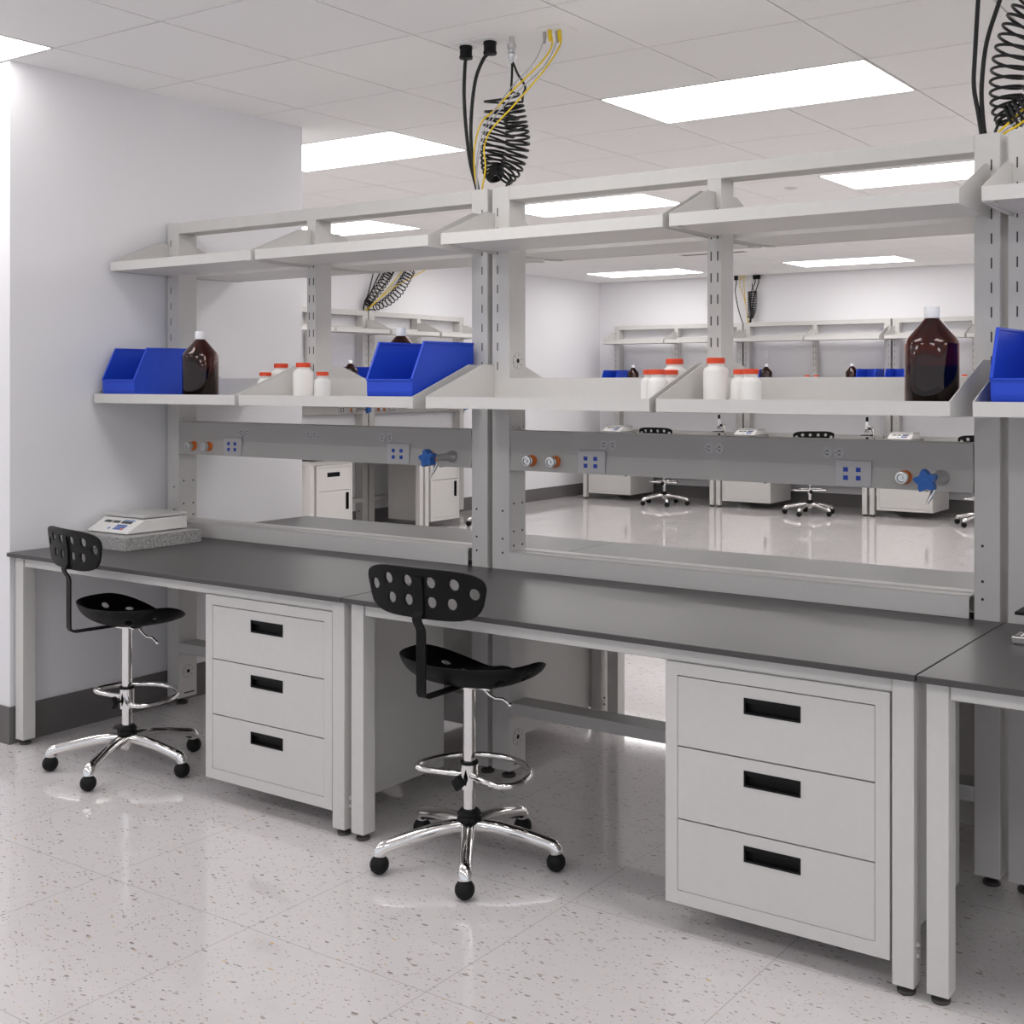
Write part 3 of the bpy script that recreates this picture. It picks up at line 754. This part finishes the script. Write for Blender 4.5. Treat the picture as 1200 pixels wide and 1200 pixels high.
for q, y0 in enumerate(SY):
    place('benchS', make_bench(LS), (SXF, y0, 0), PI / 2, 'grey ' + sb[q], 'workbench', 'benches along the left wall')
    place('frameS', make_frame(LS, BLACKPL), (SXF, y0, 0), PI / 2, 'grey steel upright frame of the ' + sb[q], 'upright frame', 'upright frames along the left wall')
    place('dcab45', make_door_cabinet(.44), (SXF - .03, y0 + .095, 0), PI / 2, ['grey drawer and door cabinet seen right beside the stub wall edge', 'grey drawer and door cabinet seen below the left blue valve'][q], 'cabinet', 'cabinets along the left wall')
    for i in (0, 1):
        sy = y0 + (.021 if i == 0 else .779)
        for u_, mk in ((0, lows), (1, upps)):
            place('shelfS%d' % u_, mk, (SXF, sy, 0), PI / 2, '%s grey shelf on the left wall, %s' % (('lower', 'upper')[u_], ['hidden behind the stub wall', 'left of the paired uprights', 'right of the paired uprights', 'at the end of the row'][2 * q + i]), 'shelf', 'shelves along the left wall')

# --- things on the shelves
GB = 'blue storage bins'
for x, lab in ((-3.598, 'blue open-front bin by the stub wall, beside a dark amber bottle'), (-2.092, 'large blue open-front bin in the middle of the photo, right of two white jars'), (.062, 'blue open-front bin cut off by the right edge of the photo')):
    place('bin', make_bin, (x, .395, ZSH), 0, lab, 'storage bin', GB)
for x, lab in ((FX[0][0] + .045, 'small blue bin on the far wall, the leftmost, beside a dark bottle'), (FX[1][0] + .05, 'small blue bin on the far wall just right of two white jars'),
               (FX[1][0] + 1.545, 'small blue bin on the far wall, left one of the touching pair'), (FX[2][0] + .045, 'small blue bin on the far wall, right one of the touching pair')):
    place('bin', None, (x, YF + .395, ZSH), 0, lab, 'storage bin', 'blue bins along the far wall')
place('bin', None, (-7.300, 5.82, ZSH), PI / 2, 'blue bin on the left wall shelf, half hidden by the large blue bin', 'storage bin', 'blue bins along the left wall')
for p, lab in (((-3.105, .50), 'dark amber bottle with white cap beside the bin at the stub wall'), ((-2.185, .678), 'dark bottle whose white cap shows behind the large blue bin'), ((-.122, .50), 'big amber bottle with white cap, half full, at the right end of the shelf')):
    place('bottle', make_bottle, (p[0], p[1], ZSH), 0, lab, 'bottle', 'amber bottles on the island shelves')
for x, lab in ((FX[0][0] + .45, 'small dark bottle on the far wall beside the leftmost blue bin'), (FX[1][0] + .425, 'small dark bottle on the far wall just right of the paired jars'), (FX[1][0] + 1.47, 'small dark bottle on the far wall left of the touching bins')):
    place('bottle', None, (x, YF + .50, ZSH), 0, lab, 'bottle', 'amber bottles along the far wall')
place('bottle', None, (-7.348, 5.735, ZSH), PI / 2, 'small dark bottle on the left wall shelf beside a half-hidden blue bin', 'bottle', 'amber bottles along the left wall')
GJ = 'white jars on the island shelves'
for p, lab in (((-2.853, .70), 'tall white jar behind the bracket, right of the stub wall bottle'), ((-2.621, .60), 'tall white jar with orange lid left of the large blue bin, fully visible'), ((-1.012, .675), 'tall white jar half hidden behind two small jars and a bracket'), ((-.825, .60), 'tall white jar with orange lid right of the bracket, left of two small jars')):
    place('jartall', jar_tall, (p[0], p[1], ZSH), 0, lab, 'jar', GJ)
for p, lab in (((-2.857, .62), 'small white jar nearest the stub wall bottle, its base hidden by a bracket'), ((-2.517, .60), 'small white jar with orange lid touching the tall one left of the blue bin'),
               ((-1.035, .56), 'small white jar, leftmost of the three in front of a tall jar'), ((-.973, .50), 'small white jar, middle of the three in front of a tall jar'), ((-.984, .60), 'small white jar, rightmost of the three, by the sloping bracket'),
               ((-.740, .60), 'small white jar, the left and rear one of the pair left of the big bottle'), ((-.658, .50), 'small white jar, the right and front one of the pair left of the big bottle')):
    place('jarsmall', jar_small, (p[0], p[1], ZSH), 0, lab, 'jar', GJ)
for x, lab in ((-4.75, 'tiny white jar on the far wall, left of the two orange lids'), (-4.64, 'tiny white jar on the far wall, right of the two orange lids'), (-2.955, 'tiny white jar on the far wall seen right of the big amber bottle')):
    place('jartall', None, (x, YF + .60, ZSH), 0, lab, 'jar', 'white jars along the far wall')

# --- things on the worktops
place('slab', make_slab, (-3.631, .279, H), 0, 'speckled grey stone slab under the scale by the stub wall', 'stone slab', 'stone slabs under the scales')
place('scale', make_scale, (-3.620, .338, H + .0535), 0, 'white counting scale with steel plate on the slab by the stub wall', 'scale', 'counting scales')
ws = ['in the far corner', 'on the far wall between the two stools', 'on the far wall below the big amber bottle']
for q, (x0, _) in enumerate(FX):
    sx = x0 + (.055, .045, .055)[q]
    place('slab', None, (sx, YF + .279, H), 0, 'speckled grey slab under the small scale ' + ws[q], 'stone slab', 'stone slabs along the far wall')
    place('scale', None, (sx + .045, YF + .338, H + .0535), 0, 'small white counting scale ' + ws[q], 'scale', 'counting scales along the far wall')
place('scope', make_scope, (.178, .52, H), 0, 'microscope on the right bench, only its steel base and stage edge in view', 'microscope', 'microscopes')
place('scope', None, (FX[0][0] + 1.655, YF + .50, H), 0, 'small microscope on the far wall bench, left of the middle scale', 'microscope', 'microscopes along the far wall')
place('scope', None, (FX[1][0] + 1.655, YF + .50, H), 0, 'small microscope on the far wall bench, left of the scale below the big bottle', 'microscope', 'microscopes along the far wall')

# --- stools
GS = 'black and chrome drafting stools'
place('stool', make_stool, (-1.394, .099, 0), 0, 'black perforated drafting stool with chrome base in the middle, at the middle bench', 'stool', GS)
place('stool', None, (-3.025, .095, 0), math.radians(-10.5), 'black perforated drafting stool with chrome base at the left bench by the stub wall', 'stool', GS)
GF = 'stools along the far walls'
place('stool', None, (-6.235, 9.77, 0), math.radians(0), 'distant black stool at the far wall, nearest the room corner', 'stool', GF)
place('stool', None, (-4.40, 9.73, 0), math.radians(34), 'distant black stool at the far wall between the two microscopes', 'stool', GF)
place('stool', None, (-2.545, 9.70, 0), math.radians(10), 'distant black stool at the far wall cut off by the right uprights', 'stool', GF)
place('stool', None, (-6.66, 7.06, 0), math.radians(80), 'distant stool at the left wall bench, mostly hidden by the paired uprights', 'stool', GF)

# --- cords above the paired uprights in the middle
GC = 'cords above the middle uprights'
yc = .86
outlet_plate(-2.02, yc, .11, .11, 'square plate at the left black plug above the middle uprights', 'plates above the middle uprights')
outlet_plate(-1.905, yc, .11, .11, 'square plate at the second black plug above the middle uprights', 'plates above the middle uprights')
outlet_plate(-1.625, yc + .02, .13, .10, 'plate where the yellow cables enter the ceiling above the middle uprights', 'plates above the middle uprights')
power_cord([(-2.02, yc, ZC - .005), (-2.025, yc, 2.64), (-2.029, yc, 2.535), (-2.02, yc, 2.405), (-2.0, yc, 2.273), (-1.955, yc - .02, 2.175), (-1.93, .81, 2.147)], 'thick black power cord, leftmost of the cords above the middle uprights', GC)
power_cord([(-1.905, yc, ZC - .005), (-1.935, yc, 2.655), (-1.975, yc, 2.577), (-1.995, yc, 2.434), (-1.991, yc, 2.304), (-1.950, yc - .02, 2.180), (-1.925, .82, 2.147)], 'thick black power cord, second from left above the middle uprights', GC)
top = (-1.802, yc, ZC - .004)
lead1 = smooth_path([(-1.802, yc, ZC - .09), (-1.802, yc, 2.58), (-1.800, yc - .01, 2.505)])
s_left = coil([(-1.835, yc - .02, 2.51), (-1.850, yc, 2.42), (-1.880, yc, 2.32), (-1.885, yc - .01, 2.24), (-1.865, yc - .01, 2.20)], [.066, .062, .052, .042, .034, .028], 16, ease=.72)
s_right = coil([(-1.775, yc - .03, 2.46), (-1.770, yc - .02, 2.39), (-1.775, yc, 2.32), (-1.800, yc, 2.24), (-1.845, yc, 2.195)], [.036, .040, .042, .042, .040, .032], 16, phase=1.2)
lead2 = smooth_path([(-1.802, yc, ZC - .09), (-1.775, yc, 2.575), (-1.742, yc, 2.525), (-1.752, yc, 2.495), s_right[0]])
tail = smooth_path([s_right[-1], (-1.800, yc - .02, 2.185), (-1.812, .83, 2.147)])
air_hose([lead1 + s_left, lead2 + s_right, tail], top, 'black coiled air hose hanging in two strands above the middle uprights', GC)
data_cable([(-1.632, yc, ZC - .005), (-1.622, yc, 2.66), (-1.648, yc - .03, 2.594), (-1.736, yc - .08, 2.497), (-1.810, yc - .09, 2.433), (-1.882, yc - .08, 2.395), (-1.922, yc - .07, 2.313), (-1.930, yc - .06, 2.218), (-1.915, .80, 2.147)], 'yellow data cable bowing left round the coiled hose', GC, CABLEY)
data_cable([(-1.603, yc + .02, ZC - .005), (-1.600, yc + .02, 2.66), (-1.640, yc - .03, 2.56), (-1.735, yc - .08, 2.44), (-1.830, yc - .09, 2.36), (-1.870, yc - .08, 2.30), (-1.872, yc - .07, 2.23), (-1.905, .81, 2.147)], 'yellow data cable nearest the right, crossing the coiled hose', GC, CABLEY)
data_cable([(-1.662, yc + .01, ZC - .005), (-1.660, yc, 2.68), (-1.690, yc - .02, 2.60), (-1.765, yc - .08, 2.49), (-1.850, yc - .1, 2.37), (-1.905, yc - .08, 2.26), (-1.912, .79, 2.147)], 'thin grey data cable left of the yellow pair above the middle uprights', GC, CABLEG, .0022)
data_cable([(-1.618, yc + .03, ZC - .005), (-1.622, yc + .02, 2.66), (-1.650, yc - .02, 2.575), (-1.740, yc - .09, 2.465), (-1.835, yc - .1, 2.37), (-1.900, yc - .08, 2.25), (-1.908, .79, 2.147)], 'thin grey data cable between the yellow pair above the middle uprights', GC, CABLEG, .0022)

# --- cords at the right edge
GR = 'cords at the right edge'
power_cord([(-.095, yc, ZC - .005), (-.097, yc, 2.62), (-.101, yc, 2.55), (-.109, yc, 2.411), (-.113, yc, 2.311), (-.098, yc - .01, 2.23), (-.080, .83, 2.147)], 'thick black power cord, leftmost of the cords at the right edge', GR)
power_cord([(.01, yc, ZC - .005), (-.010, yc, 2.63), (-.038, yc, 2.549), (-.076, yc, 2.431), (-.090, yc, 2.308), (-.085, yc - .01, 2.22), (-.072, .83, 2.147)], 'thick black power cord, second of the cords at the right edge', GR)
top = (.12, yc, ZC - .004)
s1 = coil([(.105, yc, 2.56), (.055, yc, 2.50), (.015, yc, 2.43), (-.012, yc, 2.34), (-.018, yc, 2.25), (-.005, yc, 2.20)], [.062, .060, .056, .050, .045, .042], 16)
s2 = coil([(-.005, yc - .03, 2.20), (.05, yc - .03, 2.225), (.11, yc - .03, 2.29), (.16, yc - .02, 2.39), (.17, yc, 2.52)], [.036, .040, .045, .05, .055], 16)
air_hose([smooth_path([(.12, yc, ZC - .09), (.12, yc, 2.60), s1[0]]) + s1, s2 + smooth_path([s2[-1], (.15, yc, 2.58), (.12, yc, ZC - .09)]), smooth_path([s1[-1], (-.03, yc - .03, 2.185), (-.045, .82, 2.147)])], top, 'black coiled air hose at the top right corner', GR)
for q, (dx, m_, r_, lab) in enumerate(((0, CABLEY, .0034, 'yellow data cable at the top right corner, upper of the two'), (.012, CABLEG, .003, 'grey data cable between the yellow ones at the top right corner'), (.022, CABLEY, .0034, 'yellow data cable at the top right corner, lower of the two'))):
    data_cable([(.33 + dx, yc, ZC - .005), (.32 + dx, yc, 2.62), (.25 + dx, yc, 2.46), (.12 + dx, yc - .03, 2.30), (.03 + dx, yc - .05, 2.205 - q * .008), (-.035 + dx, .80, 2.147)], lab, GR, m_, r_)

# --- distant cords
def distant(ox, oy, rz, tagtxt, group, shift):
    R = Matrix.Rotation(rz, 3, 'Z')
    W = lambda x, y, z: tuple(Vector((ox, oy, 0)) + R @ Vector((x, y, z)))
    for k, (xs, lab) in enumerate((((-.115, -.125, -.09, -.03), 'thin black power cord, left one of the cords ' ), ((.135, .09, .075, .07), 'thin black power cord, middle one of the cords '), ((.18, .145, .10, .08), 'thin black power cord, right one of the cords '))):
        power_cord([W(xs[0] + shift * 1.6, 0, ZC - .005), W(xs[0] + shift * 1.4, 0, 2.62), W(xs[1] + shift, 0, 2.52), W(xs[2] + shift * .4, 0, 2.33), W(xs[3], 0, 2.147)], lab + tagtxt, group, .006)
    for k, (xs, lab) in enumerate((((-.045, -.055, .0, .03, .04), 'yellow data cable, left one of the cords '), ((-.005, .0, .012, .03, .05), 'yellow data cable, right one of the cords '))):
        data_cable([W(xs[0] + shift * 2, -.01, ZC - .005), W(xs[1] + shift * 1.6, -.02, 2.60), W(xs[2] + shift, -.02, 2.45), W(xs[3] + shift * .3, -.01, 2.28), W(xs[4], 0, 2.147)], lab + tagtxt, group, CABLEY, .004)
    cc = coil([W(.10 + shift * 1.4, 0, 2.52), W(.10 + shift, 0, 2.42), W(.095 + shift * .4, 0, 2.30), W(.07, 0, 2.20)], [.05, .055, .05, .03], 18, 14)
    air_hose([smooth_path([W(.10 + shift * 1.6, 0, ZC - .09), W(.10 + shift * 1.5, 0, 2.58), cc[0]]) + cc + smooth_path([cc[-1], W(.06, 0, 2.165), W(.055, 0, 2.147)])], W(.10 + shift * 1.6, 0, ZC - .004), 'black coiled air hose among the cords ' + tagtxt, group, .005)
distant(FX[1][0], YF + D + .05, 0, 'hanging at the far wall', 'cords at the far wall', 0.)
GW = 'cords at the left wall'; xw = -7.69
W = lambda y, z: (xw, y, z)
power_cord([W(6.46, ZC - .005), W(6.455, 2.66), W(6.41, 2.526), W(6.335, 2.315), W(6.275, 2.20), W(6.27, 2.147)], 'thin black power cord, leftmost of the cords at the left wall', GW, .006)
power_cord([W(6.60, ZC - .005), W(6.59, 2.66), W(6.50, 2.532), W(6.375, 2.335), W(6.285, 2.21), W(6.275, 2.147)], 'thin black power cord, second of the cords at the left wall', GW, .006)
power_cord([W(6.86, ZC - .005), W(6.83, 2.66), W(6.705, 2.556), W(6.55, 2.406), W(6.40, 2.255), W(6.33, 2.147)], 'thin black power cord between the two coiled hoses at the left wall', GW, .006)
for q, (lab, pts) in enumerate((('black coiled air hose, left strand of the two at the left wall', [W(6.66, 2.58), W(6.60, 2.50), W(6.49, 2.38), W(6.36, 2.26), W(6.32, 2.22)]), ('black coiled air hose, right strand of the two at the left wall', [W(6.97, 2.60), W(6.89, 2.50), W(6.78, 2.37), W(6.62, 2.26), W(6.44, 2.19)]))):
    cc = coil(pts, [.045, .048, .046, .04, .03] if q == 0 else [.05, .055, .055, .048, .03], 15, 12)
    tp = W(pts[0][1] + .09, ZC - .004)
    air_hose([smooth_path([W(tp[1], ZC - .09), W(tp[1] - .03, 2.615), cc[0]]) + cc + smooth_path([cc[-1], W(6.32 + .04 * q, 2.165), W(6.30 + .04 * q, 2.147)])], tp, lab, GW, .0052)
data_cable([W(7.05, ZC - .005), W(7.0, 2.68), W(6.82, 2.564), W(6.56, 2.328), W(6.33, 2.175), W(6.30, 2.147)], 'yellow data cable, left one of the two at the left wall', GW, CABLEY, .005)
data_cable([W(7.34, ZC - .005), W(7.30, 2.69), W(7.17, 2.608), W(6.82, 2.46), W(6.58, 2.33), W(6.36, 2.18), W(6.325, 2.147)], 'yellow data cable, right one of the two at the left wall', GW, CABLEY, .005)

# ------------------------------------------------------------------ camera, world, view
cam = bpy.data.cameras.new('camera'); co = bpy.data.objects.new('camera', cam); COL.objects.link(co)
co.location = (.9345, -2.807, 1.4422); co.rotation_euler = (PI / 2, 0, math.radians(33.984))
cam.sensor_width = 36; cam.lens = 1448.01 / 1200 * 36
cam.shift_x = (600 - 669.55) / 1200; cam.shift_y = (446.98 - 600) / 1200
cam.clip_start = .05
S.camera = co
w = bpy.data.worlds.new('world'); S.world = w; w.use_nodes = True
w.node_tree.nodes['Background'].inputs[0].default_value = (.93, .97, 1.06, 1); w.node_tree.nodes['Background'].inputs[1].default_value = .66  # soft bluish ambient fill, added, entering where the room sides are left open
S.view_settings.view_transform = 'Standard'; S.view_settings.look = 'None'; S.view_settings.gamma = 1; S.view_settings.use_curve_mapping = False
S.view_settings.exposure = .25
S.cycles.use_denoising = True
S.cycles.max_bounces = 14; S.cycles.diffuse_bounces = 8; S.cycles.glossy_bounces = 6; S.cycles.transmission_bounces = 10
S.cycles.sample_clamp_indirect = 8
